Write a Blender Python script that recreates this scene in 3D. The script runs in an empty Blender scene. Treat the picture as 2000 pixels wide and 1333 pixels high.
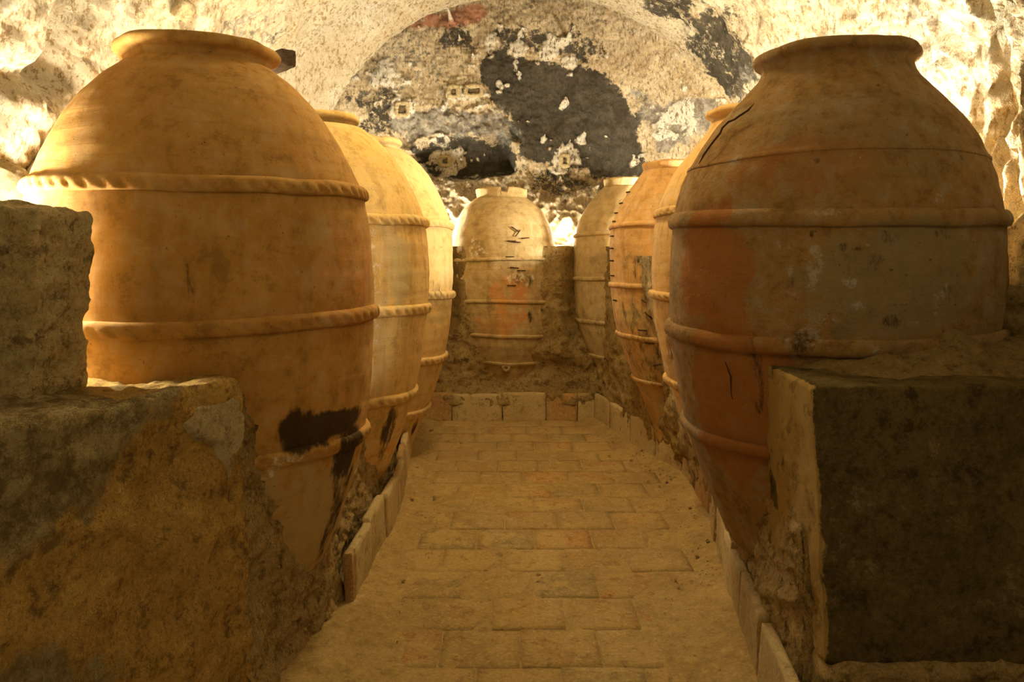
import bpy, math, random
import numpy as np
from mathutils import Vector

# ------------------------------------------------------------------ camera, world, light, exposure
S = bpy.context.scene
C = S.collection
EYE = 1.70                      # eye height, metres; X right, Y into the cave, Z up
cam = bpy.data.cameras.new('camera'); co = bpy.data.objects.new('camera', cam); C.objects.link(co)
co.location = (0, 0, EYE); co.rotation_euler = (math.pi / 2, 0, 0)
cam.sensor_width = 36; cam.lens = 28.8; cam.shift_y = -166.5 / 2000; cam.clip_start = .05
S.camera = co
S.view_settings.view_transform = 'Standard'; S.view_settings.look = 'None'
S.view_settings.gamma = 1; S.view_settings.use_curve_mapping = False
S.view_settings.exposure = 0.52
S.cycles.max_bounces = 8; S.cycles.diffuse_bounces = 5; S.cycles.sample_clamp_indirect = 6

w = bpy.data.worlds.new('cave_air'); S.world = w; w.use_nodes = True
bg = w.node_tree.nodes['Background']
bg.inputs[0].default_value = (1.0, .74, .38, 1); bg.inputs[1].default_value = .26

WARM = (1.0, .86, .60)
PALE = (1.0, .91, .72)
def lamp(name, loc, power, col=WARM, size=.10, spot=None, aim=None, blend=.8):
    l = bpy.data.lights.new(name, 'SPOT' if spot else 'POINT'); l.energy = power; l.color = col; l.shadow_soft_size = size
    o = bpy.data.objects.new(name, l); C.objects.link(o); o.location = loc
    if spot:
        l.spot_size = math.radians(spot); l.spot_blend = blend
        o.rotation_euler = (Vector(aim) - Vector(loc)).to_track_quat('-Z', 'Y').to_euler()
    return o
# floodlights standing on the benches behind the jars, hidden by them
lamp('flood_light', (-2.28, 3.18, 1.76), 135, PALE, .07)
lamp('flood_light', (-2.02, 4.55, 1.60), 150, PALE, .12)
lamp('flood_light', (-2.02, 6.10, 1.70), 290, PALE, .12)
lamp('flood_light', (2.24, 4.55, 1.80), 330, PALE, .10)
lamp('flood_light', (2.15, 5.95, 1.90), 260, PALE, .12)
lamp('flood_light', (-.95, 9.02, 2.0), 130, PALE, .08)
lamp('flood_light', (.58, 9.10, 1.98), 45, PALE, .08)
lamp('flood_light', (1.95, 7.55, 1.98), 230, PALE, .12)
# unseen overhead fills added above the frame: one over the aisle, one near the camera
lamp('overhead_fill', (.05, 5.2, 4.25), 165, (1.0, .74, .36), .22, 130, (0, 5.1, 0))
lamp('overhead_fill', (.45, 1.3, 3.0), 15, (1.0, .74, .36), .22)  # added fill that lifts the left pier and the stone block

# ------------------------------------------------------------------ noise
_rs = np.random.RandomState(7)
_perm = np.tile(_rs.permutation(256), 3)
_g = _rs.normal(size=(256, 3)); _g /= np.linalg.norm(_g, axis=1)[:, None]
def perlin(P):
    P = np.asarray(P, float); sh = P.shape[:-1]; P = P.reshape(-1, 3)
    i = np.floor(P).astype(int); f = P - i; i &= 255
    u = f * f * f * (f * (f * 6 - 15) + 10); out = 0
    for dx in (0, 1):
        for dy in (0, 1):
            for dz in (0, 1):
                h = _perm[_perm[_perm[i[:, 0] + dx] + i[:, 1] + dy] + i[:, 2] + dz]
                d = (_g[h] * (f - (dx, dy, dz))).sum(1)
                out = out + d * (u[:, 0] if dx else 1 - u[:, 0]) * (u[:, 1] if dy else 1 - u[:, 1]) * (u[:, 2] if dz else 1 - u[:, 2])
    return out.reshape(sh) * 1.5
def fbm(P, s=1., o=4, gain=.5, seed=0.):
    P = np.asarray(P, float) * s + seed; a = 1.; t = 0
    for _ in range(o):
        t = t + a * perlin(P); P = P * 2.03 + 11.7; a *= gain
    return t
def ridged(P, s=1., o=3, seed=0.):
    P = np.asarray(P, float) * s + seed; a = 1.; t = 0
    for _ in range(o):
        t = t + a * (1 - 2 * np.abs(perlin(P))); P = P * 2.1 + 5.3; a *= .5
    return t
def sstep(a, b, x):
    t = np.clip((np.asarray(x, float) - a) / (b - a), 0, 1); return t * t * (3 - 2 * t)
def poly_sd(x, y, poly):            # signed distance to a polygon, negative inside
    poly = np.asarray(poly, float); n = len(poly); d = np.full(x.shape, 1e9); ins = np.zeros(x.shape, bool)
    for k in range(n):
        a, b = poly[k], poly[(k + 1) % n]; e = b - a
        t = np.clip(((x - a[0]) * e[0] + (y - a[1]) * e[1]) / (e @ e + 1e-12), 0, 1)
        d = np.minimum(d, np.hypot(x - a[0] - t * e[0], y - a[1] - t * e[1]))
        c = ((a[1] > y) != (b[1] > y)) & (x < (b[0] - a[0]) * (y - a[1]) / (b[1] - a[1] + 1e-12) + a[0]); ins ^= c
    return np.where(ins, -d, d)

# ------------------------------------------------------------------ meshes
def link(name, me, mat, parent=None):
    o = bpy.data.objects.new(name, me); C.objects.link(o)
    if mat is not None: me.materials.append(mat)
    if parent is not None: o.parent = parent
    return o
def quads(name, V, F, mat, parent=None, attrs=None, smooth=True):
    V = np.asarray(V, float).reshape(-1, 3); F = np.asarray(F, int)
    me = bpy.data.meshes.new(name)
    me.vertices.add(len(V)); me.vertices.foreach_set('co', V.ravel())
    k = F.shape[1]
    me.loops.add(F.size); me.loops.foreach_set('vertex_index', F.ravel())
    me.polygons.add(len(F)); me.polygons.foreach_set('loop_start', np.arange(0, F.size, k)); 
    me.update(calc_edges=True); me.validate()
    me.polygons.foreach_set('use_smooth', np.full(len(me.polygons), smooth))
    for n, a in (attrs or {}).items():
        at = me.attributes.new(n, 'FLOAT', 'POINT'); at.data.foreach_set('value', np.asarray(a, float).ravel())
    return link(name, me, mat, parent)
def grid_faces(nu, nv, cu=False, cv=False):
    iu = np.arange(nu if cu else nu - 1); iv = np.arange(nv if cv else nv - 1)
    U, Vv = np.meshgrid(iu, iv, indexing='ij'); U2 = (U + 1) % nu; V2 = (Vv + 1) % nv
    return np.stack([U * nv + Vv, U2 * nv + Vv, U2 * nv + V2, U * nv + V2], -1).reshape(-1, 4)
def grid(name, P, mat, parent=None, cu=False, cv=False, attrs=None, flip=False):
    F = grid_faces(P.shape[0], P.shape[1], cu, cv)
    if flip: F = F[:, ::-1]
    return quads(name, P, F, mat, parent, attrs)
def empty(name, loc=(0, 0, 0)):
    o = bpy.data.objects.new(name, None); C.objects.link(o); o.location = loc; o.empty_display_size = .1; return o
def tag(o, label=None, cat=None, group=None, kind=None):
    for k, v in (('label', label), ('category', cat), ('group', group), ('kind', kind)):
        if v: o[k] = v
    return o
def block_mesh(corners, n=24, r=.12, amp=.02, ns=5., seed=0., rough=0.):
    """rounded, weathered block; corners: 4 bottom then 4 top (ccw); returns V, F (one closed shell)"""
    if isinstance(n, int): n = (n, n, n)
    c = np.asarray(corners, float)
    idx = {}; V = []; F = []
    def vid(i, j, k):
        if (i, j, k) not in idx:
            idx[i, j, k] = len(V); V.append((i / n[0] * 2 - 1, j / n[1] * 2 - 1, k / n[2] * 2 - 1))
        return idx[i, j, k]
    for i in range(n[0]):
        for j in range(n[1]):
            F.append([vid(i, j, 0), vid(i, j + 1, 0), vid(i + 1, j + 1, 0), vid(i + 1, j, 0)])
            F.append([vid(i, j, n[2]), vid(i + 1, j, n[2]), vid(i + 1, j + 1, n[2]), vid(i, j + 1, n[2])])
        for k in range(n[2]):
            F.append([vid(i, 0, k), vid(i + 1, 0, k), vid(i + 1, 0, k + 1), vid(i, 0, k + 1)])
            F.append([vid(i, n[1], k), vid(i, n[1], k + 1), vid(i + 1, n[1], k + 1), vid(i + 1, n[1], k)])
    for j in range(n[1]):
        for k in range(n[2]):
            F.append([vid(0, j, k), vid(0, j, k + 1), vid(0, j + 1, k + 1), vid(0, j + 1, k)])
            F.append([vid(n[0], j, k), vid(n[0], j + 1, k), vid(n[0], j + 1, k + 1), vid(n[0], j, k + 1)])
    V = np.array(V)
    size = np.array([np.linalg.norm(c[1] - c[0]), np.linalg.norm(c[3] - c[0]), np.linalg.norm(c[4] - c[0])])
    rr = np.minimum(r / (size / 2), .9)
    q = np.clip(V, -(1 - rr), 1 - rr); d = (V - q) / rr
    L = np.linalg.norm(d, axis=1); L[L < 1e-9] = 1
    dn = d / L[:, None]; Vr = q + dn * rr * np.minimum(L, 1)[:, None]
    t = (Vr + 1) / 2; x, y, z = t[:, 0:1], t[:, 1:2], t[:, 2:3]
    P = ((c[0] * (1 - x) + c[1] * x) * (1 - y) + (c[3] * (1 - x) + c[2] * x) * y) * (1 - z) + ((c[4] * (1 - x) + c[5] * x) * (1 - y) + (c[7] * (1 - x) + c[6] * x) * y) * z
    ctr = c.mean(0); nd = np.zeros_like(P)
    ax = [(c[1] - c[0]), (c[3] - c[0]), (c[4] - c[0])]; ax = [a / np.linalg.norm(a) for a in ax]
    for a in range(3): nd += dn[:, a:a + 1] * ax[a]
    nl = np.linalg.norm(nd, axis=1); nl[nl < 1e-9] = 1; nd /= nl[:, None]
    P = P + nd * (amp * fbm(P, ns, 4, .55, seed))[:, None]
    if rough: P = P + nd * (rough * (ridged(P, ns * 1.7, 3, seed + 3) - .6))[:, None]
    return P, np.array(F)
def box_corners(x0, x1, y0, y1, z0, z1):
    return [(x0, y0, z0), (x1, y0, z0), (x1, y1, z0), (x0, y1, z0), (x0, y0, z1), (x1, y0, z1), (x1, y1, z1), (x0, y1, z1)]
def block(name, corners, mat, parent=None, attrs=None, **k):
    V, F = block_mesh(corners, **k); return quads(name, V, F, mat, parent, attrs)
def tube(name, pts, r, mat, parent=None, n=8):
    pts = np.asarray(pts, float); T = np.gradient(pts, axis=0); T /= np.linalg.norm(T, axis=1)[:, None] + 1e-9
    up = np.array((.13, .21, .97)); A = np.cross(T, up); A /= np.linalg.norm(A, axis=1)[:, None] + 1e-9; B = np.cross(T, A)
    a = np.linspace(0, 2 * np.pi, n, endpoint=False)
    rr = np.broadcast_to(np.asarray(r, float), (len(pts),)).copy(); rr[0] *= .3; rr[-1] *= .3
    P = pts[:, None] + rr[:, None, None] * (np.cos(a)[None, :, None] * A[:, None] + np.sin(a)[None, :, None] * B[:, None])
    return grid(name, P, mat, parent, cv=True)

# ------------------------------------------------------------------ materials
class NT:
    def __init__(s, name):
        s.m = bpy.data.materials.new(name); s.m.use_nodes = True; s.t = s.m.node_tree; s.N = s.t.nodes
        s.b = s.N['Principled BSDF']; s.b.inputs['Roughness'].default_value = .92
        s.b.inputs['Specular IOR Level'].default_value = .12
        s.co = s.N.new('ShaderNodeTexCoord').outputs['Object']
    def set(s, sock, v):
        if isinstance(v, bpy.types.NodeSocket): s.t.links.new(v, sock)
        else: sock.default_value = (*v, 1) if isinstance(v, tuple) and len(v) == 3 and len(getattr(sock, 'default_value', ())) == 4 else v
    def at(s, n):
        a = s.N.new('ShaderNodeAttribute'); a.attribute_name = n; return a.outputs['Fac']
    def rnd(s): return s.N.new('ShaderNodeObjectInfo').outputs['Random']
    def map(s, scale=(1, 1, 1), loc=(0, 0, 0), rot=(0, 0, 0), vec=None):
        m = s.N.new('ShaderNodeMapping'); m.inputs['Scale'].default_value = scale; m.inputs['Location'].default_value = loc
        m.inputs['Rotation'].default_value = rot; s.t.links.new(vec or s.co, m.inputs['Vector']); return m.outputs[0]
    def noise(s, scale, detail=5, rough=.55, dist=0., vec=None):
        n = s.N.new('ShaderNodeTexNoise'); n.inputs['Scale'].default_value = scale; n.inputs['Detail'].default_value = detail
        n.inputs['Roughness'].default_value = rough; n.inputs['Distortion'].default_value = dist
        s.t.links.new(vec or s.co, n.inputs['Vector']); return n.outputs['Fac']
    def voro(s, scale, feature='F1', vec=None):
        n = s.N.new('ShaderNodeTexVoronoi'); n.feature = feature; n.inputs['Scale'].default_value = scale
        s.t.links.new(vec or s.co, n.inputs['Vector']); return n.outputs['Distance']
    def math(s, op, a, b=0., c=0.):
        n = s.N.new('ShaderNodeMath'); n.operation = op
        for i, v in enumerate((a, b, c)): s.set(n.inputs[i], v)
        return n.outputs[0]
    def rng(s, v, a, b, c=0., d=1., clamp=True):
        n = s.N.new('ShaderNodeMapRange'); n.clamp = clamp; n.interpolation_type = 'SMOOTHSTEP'
        for i, q in enumerate((v, a, b, c, d)): s.set(n.inputs[i], q)
        return n.outputs[0]
    def mix(s, f, a, b, mode='MIX'):
        n = s.N.new('ShaderNodeMix'); n.data_type = 'RGBA'; n.blend_type = mode
        s.set(n.inputs[0], f); s.set(n.inputs[6], a); s.set(n.inputs[7], b); return n.outputs[2]
    def stain(s, a, off, k, lo, hi):
        a = s.at(a); g = s.math('MINIMUM', s.math('MULTIPLY', a, 4.), 1.)
        return s.rng(s.math('ADD', a, s.math('MULTIPLY', s.math('MULTIPLY', off, k), g)), lo, hi)
    def bump(s, h, strength=.4, dist=.02, prev=None):
        n = s.N.new('ShaderNodeBump'); n.inputs['Strength'].default_value = strength; n.inputs['Distance'].default_value = dist
        s.t.links.new(h, n.inputs['Height'])
        if prev: s.t.links.new(prev, n.inputs['Normal'])
        return n.outputs[0]
    def out(s, col, nrm=None, rough=None):
        s.set(s.b.inputs['Base Color'], col)
        if nrm: s.t.links.new(nrm, s.b.inputs['Normal'])
        if rough is not None: s.set(s.b.inputs['Roughness'], rough)
        return s.m

def clay(name, a, b, off=(0, 0, 0), crust=(.62, .53, .36), wear=.35, drip=.3, rough_b=.3, dk=.5):
    """fired clay: two tones, wheel lines, drips, specks; attributes tar / pale / red / grey from the mesh"""
    m = NT(name); v = m.map(loc=off)
    big = m.rng(m.noise(1.7, 5, .6, .6, v), .42, .58)
    col = m.mix(big, a, b)
    wheel = m.rng(m.noise(1., 5, .65, .5, m.map((1.6, 1.6, 30), off)), .46, .66)
    col = m.mix(m.math('MULTIPLY', m.math('MULTIPLY', wheel, big), .30), col, tuple(c * .62 for c in a))
    dr = m.rng(m.noise(1., 5, .6, .4, m.map((11, 11, .9), off)), .50, .64)
    col = m.mix(m.math('MULTIPLY', dr, drip), col, tuple(c * .5 for c in a))
    mott = m.noise(9, 10, .76, .1, v)
    col = m.mix(m.rng(mott, .49, .62, 0, wear), col, crust)
    col = m.mix(m.rng(mott, .49, .37, 0, dk), col, tuple(c * .45 for c in a))
    n2 = m.noise(7, 9, .72, .3, v)
    red = m.stain('red', m.math('SUBTRACT', n2, .5), 2.2, .25, .85)
    col = m.mix(m.math('MULTIPLY', red, .75), col, (.60, .235, .06))
    gr = m.stain('grey', m.math('SUBTRACT', n2, .5), 2.4, .25, .9)
    col = m.mix(m.math('MULTIPLY', gr, .75), col, (.46, .37, .18))
    pale = m.stain('pale', m.math('SUBTRACT', m.noise(18, 9, .76, .1, v), .5), 4.5, .55, .95)
    col = m.mix(m.math('MULTIPLY', pale, .85), col, (.74, .66, .5))
    sp = m.rng(m.noise(55, 2, .5, 0, v), .70, .76)
    col = m.mix(m.math('MULTIPLY', sp, .6), col, (.10, .06, .03))
    tar = m.stain('tar', m.math('SUBTRACT', m.noise(1., 9, .78, .3, m.map((14, 14, 5), off)), .5), 2.8, .30, .95)
    col = m.mix(m.math('MULTIPLY', tar, .90), col, (.022, .015, .009))
    nb = m.bump(m.noise(13, 10, .76, .1, v), min(1, rough_b), .05 + .10 * rough_b)
    nb = m.bump(wheel, .10, .008, nb)
    nb = m.bump(m.math('ADD', pale, m.math('MULTIPLY', sp, -1.)), .25, .008, nb)
    return m.out(col, nb)

def rock(name, a, b, dark, sc=1., bumps=.8, stain=(.036, .032, .024), pale=(.90, .84, .68), red=(.55, .22, .12), pit=.8):
    m = NT(name)
    n1 = m.noise(1.6 * sc, 8, .65, .2)
    col = m.mix(m.rng(n1, .42, .58), a, b)
    gr = m.noise(19 * sc, 6, .78, .15, m.map((1.25, 1, .6), rot=(.5, .4, .3)))
    n3 = m.noise(5 * sc, 9, .74, .2)
    pits = m.math('MULTIPLY', m.rng(gr, .485, .42), m.rng(n3, .41, .50))
    col = m.mix(m.math('MULTIPLY', pits, pit), col, dark)
    col = m.mix(m.rng(gr, .53, .62, 0, .5), col, pale)
    n4 = m.noise(7 * sc, 10, .78, .2)
    off = m.math('SUBTRACT', n4, .5)
    rd = m.stain('red', off, 2.4, .35, .75)
    col = m.mix(m.math('MULTIPLY', rd, .8), col, red)
    st = m.stain('soot_dark', off, 3.2, .36, .70)
    col = m.mix(m.math('MULTIPLY', st, .94), col, m.mix(m.rng(n3, .44, .60), stain, tuple(c * 2.0 for c in stain)))
    gy = m.stain('grey', off, 3.0, .4, .75)
    col = m.mix(m.math('MULTIPLY', gy, .85), col, m.mix(m.rng(n3, .42, .58), (.13, .12, .10), (.42, .39, .33)))
    pl = m.stain('pale', off, 3.6, .5, .85)
    col = m.mix(m.math('MULTIPLY', pl, .85), col, m.mix(pits, pale, dark))
    nb = m.bump(n3, bumps * .8, .28)
    nb = m.bump(gr, min(1, bumps), .12, nb)
    return m.out(col, nb)

def earth(name, a, b, dark, sc=1., bumps=.6, palec=(.60, .49, .29)):
    m = NT(name)
    n1 = m.noise(2.2 * sc, 9, .7, .2); n2 = m.noise(12 * sc, 10, .80, .1); n3 = m.noise(60 * sc, 5, .75)
    col = m.mix(m.rng(n1, .42, .58), a, b)
    col = m.mix(m.rng(n2, .50, .37, 0, .92), col, dark)
    col = m.mix(m.rng(n2, .53, .62, 0, .45), col, tuple(min(1, c * 1.45) for c in a))
    col = m.mix(m.rng(n3, .52, .62, 0, .30), col, tuple(min(1, c * 1.5) for c in a))
    col = m.mix(m.rng(n3, .46, .38, 0, .45), col, dark)
    off = m.math('SUBTRACT', n2, .5)
    gy = m.stain('grey', off, 2.6, .35, .75)
    col = m.mix(m.math('MULTIPLY', gy, .8), col, m.mix(m.rng(n2, .42, .58), (.20, .165, .08), (.50, .425, .235)))
    pl = m.stain('pale', off, 3., .45, .8)
    col = m.mix(m.math('MULTIPLY', pl, .85), col, m.mix(m.rng(n2, .50, .38, 0, .5), palec, dark))
    st = m.stain('soot_dark', off, 3., .4, .8)
    col = m.mix(m.math('MULTIPLY', st, .85), col, dark)
    nb = m.bump(n2, min(1, bumps * 1.2), .16); nb = m.bump(n3, min(1, bumps), .04, nb)
    return m.out(col, nb)

def tilemat(name, cols, dust=(.52, .40, .20), amount=.5):
    m = NT(name); r = m.rnd()
    n1 = m.noise(3, 7, .65, .6, m.N.new('ShaderNodeNewGeometry').outputs['Position'])
    n2 = m.noise(16, 8, .72, .5, m.N.new('ShaderNodeNewGeometry').outputs['Position'])
    ramp = m.N.new('ShaderNodeValToRGB'); e = ramp.color_ramp.elements; ramp.color_ramp.interpolation = 'CONSTANT'
    for k, c in enumerate(cols):
        el = e[k] if k < 2 else e.new(k / len(cols)); el.position = k / len(cols); el.color = (*c, 1)
    m.t.links.new(r, ramp.inputs[0])
    col = m.mix(m.rng(n2, .48, .36, 0, .6), ramp.outputs[0], (.22, .14, .06))
    col = m.mix(m.rng(m.math('ADD', n1, m.math('MULTIPLY', m.math('SUBTRACT', n2, .5), .8)), .40, .56, 0, min(1, amount * 1.6)), col, dust)
    pos = m.N.new('ShaderNodeNewGeometry').outputs['Position']
    n0 = m.noise(.8, 5, .6, .2, pos); n3 = m.noise(60, 6, .8, 0, pos)
    col = m.mix(m.rng(n0, .53, .43, 0, .5), col, (.34, .23, .085))
    col = m.mix(m.rng(n3, .45, .36, 0, .40), col, (.24, .155, .06))
    col = m.mix(m.rng(n3, .52, .60, 0, .5), col, (.72, .52, .23))
    nb = m.bump(n2, .6, .04); nb = m.bump(n3, .45, .015, nb)
    return m.out(col, nb)

M_vault = rock('cave_stone', (.82, .73, .52), (.74, .62, .40), (.36, .22, .085), 1., 1.)
M_lunette = rock('sooty_stone', (.74, .60, .38), (.56, .43, .25), (.20, .14, .08), 1.3, .7)
M_rubble = earth('rubble_masonry', (.68, .49, .21), (.58, .40, .155), (.22, .135, .045), 1., .9)
M_pier_l = earth('pier_masonry', (.80, .51, .15), (.66, .40, .11), (.27, .16, .05), .9, 1.)
M_pier_r = earth('pier_stone', (.24, .175, .065), (.18, .13, .045), (.085, .055, .019), .8, .8, (.74, .50, .17))  # last colour is the lit golden aisle face, painted in
M_mortar = earth('pale_mortar', (.80, .64, .36), (.72, .56, .30), (.38, .26, .12), 1.4, .8)
M_boulder = earth('boulder_stone', (.88, .70, .36), (.76, .57, .26), (.27, .18, .075), 1.1, 1.)
M_dust = earth('dusty_floor', (.51, .36, .14), (.45, .31, .115), (.33, .22, .08), 1.2, .4)
M_dirt = earth('loose_dirt', (.42, .295, .12), (.35, .24, .09), (.17, .11, .04), 1.5, .9)
M_tile = tilemat('floor_terracotta', [(.45, .28, .095), (.49, .32, .11), (.42, .275, .10), (.48, .25, .085), (.50, .345, .135), (.37, .27, .11)], (.50, .35, .135), .60)
M_kerb = tilemat('kerb_plaster', [(.58, .45, .23), (.54, .40, .19), (.60, .47, .25), (.50, .37, .18)], (.60, .47, .24), .5)
M_brick = tilemat('kerb_terracotta', [(.46, .26, .10), (.50, .29, .12)], (.50, .36, .16), .25)
M_wood = earth('old_wood', (.14, .09, .05), (.10, .065, .035), (.04, .025, .012), 2., .6)
M_iron = earth('rusty_iron', (.11, .06, .03), (.08, .045, .02), (.03, .02, .01), 3., .4)
M_hole = earth('putlog_shadow', (.16, .11, .06), (.12, .085, .045), (.06, .04, .02), 3., .4)
M_plasteredge = earth('pale_plaster_edge', (.62, .54, .38), (.56, .48, .33), (.38, .31, .2), 2., .3)
M_greyniche = earth('grey_niche_stone', (.30, .275, .235), (.25, .23, .20), (.12, .11, .09), 2., .5)

# ------------------------------------------------------------------ plan of the sunken aisle
RY = np.array([-2.5, 2.0, 3.27, 4.03, 4.72, 5.27, 6.28, 6.85, 7.8, 8.47, 10])
RX = np.array([.70, .84, .961, 1.06, 1.163, 1.27, 1.30, 1.15, .96, .826, .6])
LY = np.array([-2.5, 2.0, 3.27, 3.91, 5.31, 5.6, 8.14, 8.47, 10])
LX = np.array([-.9, -.88, -.82, -.755, -.724, -.74, -.926, -.94, -.95])
def rx(y): return np.interp(y, RY, RX)
def lx(y): return np.interp(y, LY, LX)
BACK = 8.42                     # the back kerb
KH = .29                        # kerb height

# ------------------------------------------------------------------ cave shell
def vault():
    ny, na = 420, 380
    t = np.concatenate([np.linspace(0, 1, ny - 30)])
    Y = -2.0 + 11.15 * t ** .85
    Y = np.concatenate([Y, np.linspace(9.16, 9.34, 12), np.linspace(9.36, 10.5, 18)])
    ny = len(Y)
    s = np.linspace(0, 1, na)
    y, s = np.meshgrid(Y, s, indexing='ij')
    low = .16                                            # the upright foot of each wall
    ang = np.clip((s - low) / (1 - 2 * low), 0, 1) * np.pi
    foot = np.where(s < low, 1 - s / low, np.where(s > 1 - low, (s - 1 + low) / low, 0))
    aL = 2.70 + .10 * np.sin(y * .9); aR = 2.58 + 0 * y
    aR = aR - .24 * (1 - sstep(4.85, 5.15, y))           # a rib of rock near the right front jar
    lip = sstep(8.6, 9.2, y); rec = sstep(9.30, 9.42, y)
    sc = 1 - .115 * lip + .45 * rec
    zs = 2.25
    h = (2.48 + .04 * np.cos(y)) * (1 - .02 * lip + .45 * rec)
    c, sn = np.cos(ang), np.sin(ang)
    e = 2 / 2.25
    X = .12 + .1 * lip + np.where(c > 0, aR * (1 + .0 * lip), aL) * sc * np.sign(c) * np.abs(c) ** e
    Z = zs + h * np.abs(sn) ** e - foot * 2.4
    P = np.stack([X, y, Z], -1)
    N = np.stack([-c, 0 * c, -sn], -1); N[foot > 0] = np.stack([-np.sign(c), 0 * c, 0 * c], -1)[foot > 0]
    fade = 1 - .55 * sstep(8.7, 9.1, y)
    d = .085 * fbm(P, .9, 3, .5, 2) + .034 * fbm(P, 3.2, 4, .6, 5) + .020 * (ridged(P * (1, 1, .7), 7.5, 3, 9) - .5)
    # undercut lines and the deep crevice on the left wall
    cre = np.exp(-((y - 4.55 - .18 * (P[..., 2] - 3)) / .17) ** 2) * sstep(2.4, 2.8, Z) * (1 - sstep(3.7, 4.2, Z)) * (X < -1)
    und = np.exp(-((Z - 2.62 - .10 * np.sin(y * 3)) / .07) ** 2) * (X < -1.5) * (y < 4.7)
    d = d * fade - .22 * cre - .10 * und
    dr = np.exp(-((y - 3.95) / .45) ** 2) * (X > 1.6) * np.clip(ridged(P * (1, 6, .8), 1.3, 2, 4) - .5, 0, 1) * .10
    P = P + N * (d + dr)[..., None]
    n = fbm(P, 1.3, 4, .6, 31)
    soot_dark = np.zeros_like(X); grey = np.zeros_like(X); pale = np.zeros_like(X); red = np.zeros_like(X)
    def blob(a, x, yy, z, rx_, ry_, rz_, k=1.):
        dd = ((P[..., 0] - x) / rx_) ** 2 + ((P[..., 1] - yy) / ry_) ** 2 + ((P[..., 2] - z) / rz_) ** 2
        np.maximum(a, k * (1 - sstep(.35, 1.25, np.sqrt(dd) + .35 * n)), out=a)
    blob(soot_dark, -2.0, 8.2, 3.2, .5, 1.0, .7, .75); blob(grey, -2.2, 7.0, 3.3, .4, 1.3, .5, .6)
    blob(soot_dark, 2.25, 8.6, 3.65, .45, .8, .4, .85); blob(soot_dark, 2.0, 8.5, 3.95, .45, .7, .3, .8); blob(soot_dark, 1.6, 8.3, 4.35, .5, .7, .3, .8); blob(soot_dark, 1.15, 8.2, 4.6, .5, .6, .3, .7); blob(grey, 2.4, 8.3, 3.2, .4, 1.0, .5, .6)
    blob(soot_dark, -1.35, 6.6, 4.35, .3, .8, .3, .5)
    blob(pale, 2.3, 4.6, 2.9, .6, 1.2, 1.0, .5); blob(pale, -1.2, 8.8, 4.3, 1.5, .4, .8, .5); blob(pale, .3, 8.7, 4.6, 1.6, .5, .4, .6)
    blob(grey, 2.4, 4.7, 3.3, .4, .35, .45, .5)
    o = grid('ceiling', P, M_vault, attrs=dict(soot_dark=soot_dark, grey=grey, pale=pale, red=red))
    tag(o, kind='structure')
    return o
ceiling = vault()

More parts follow.
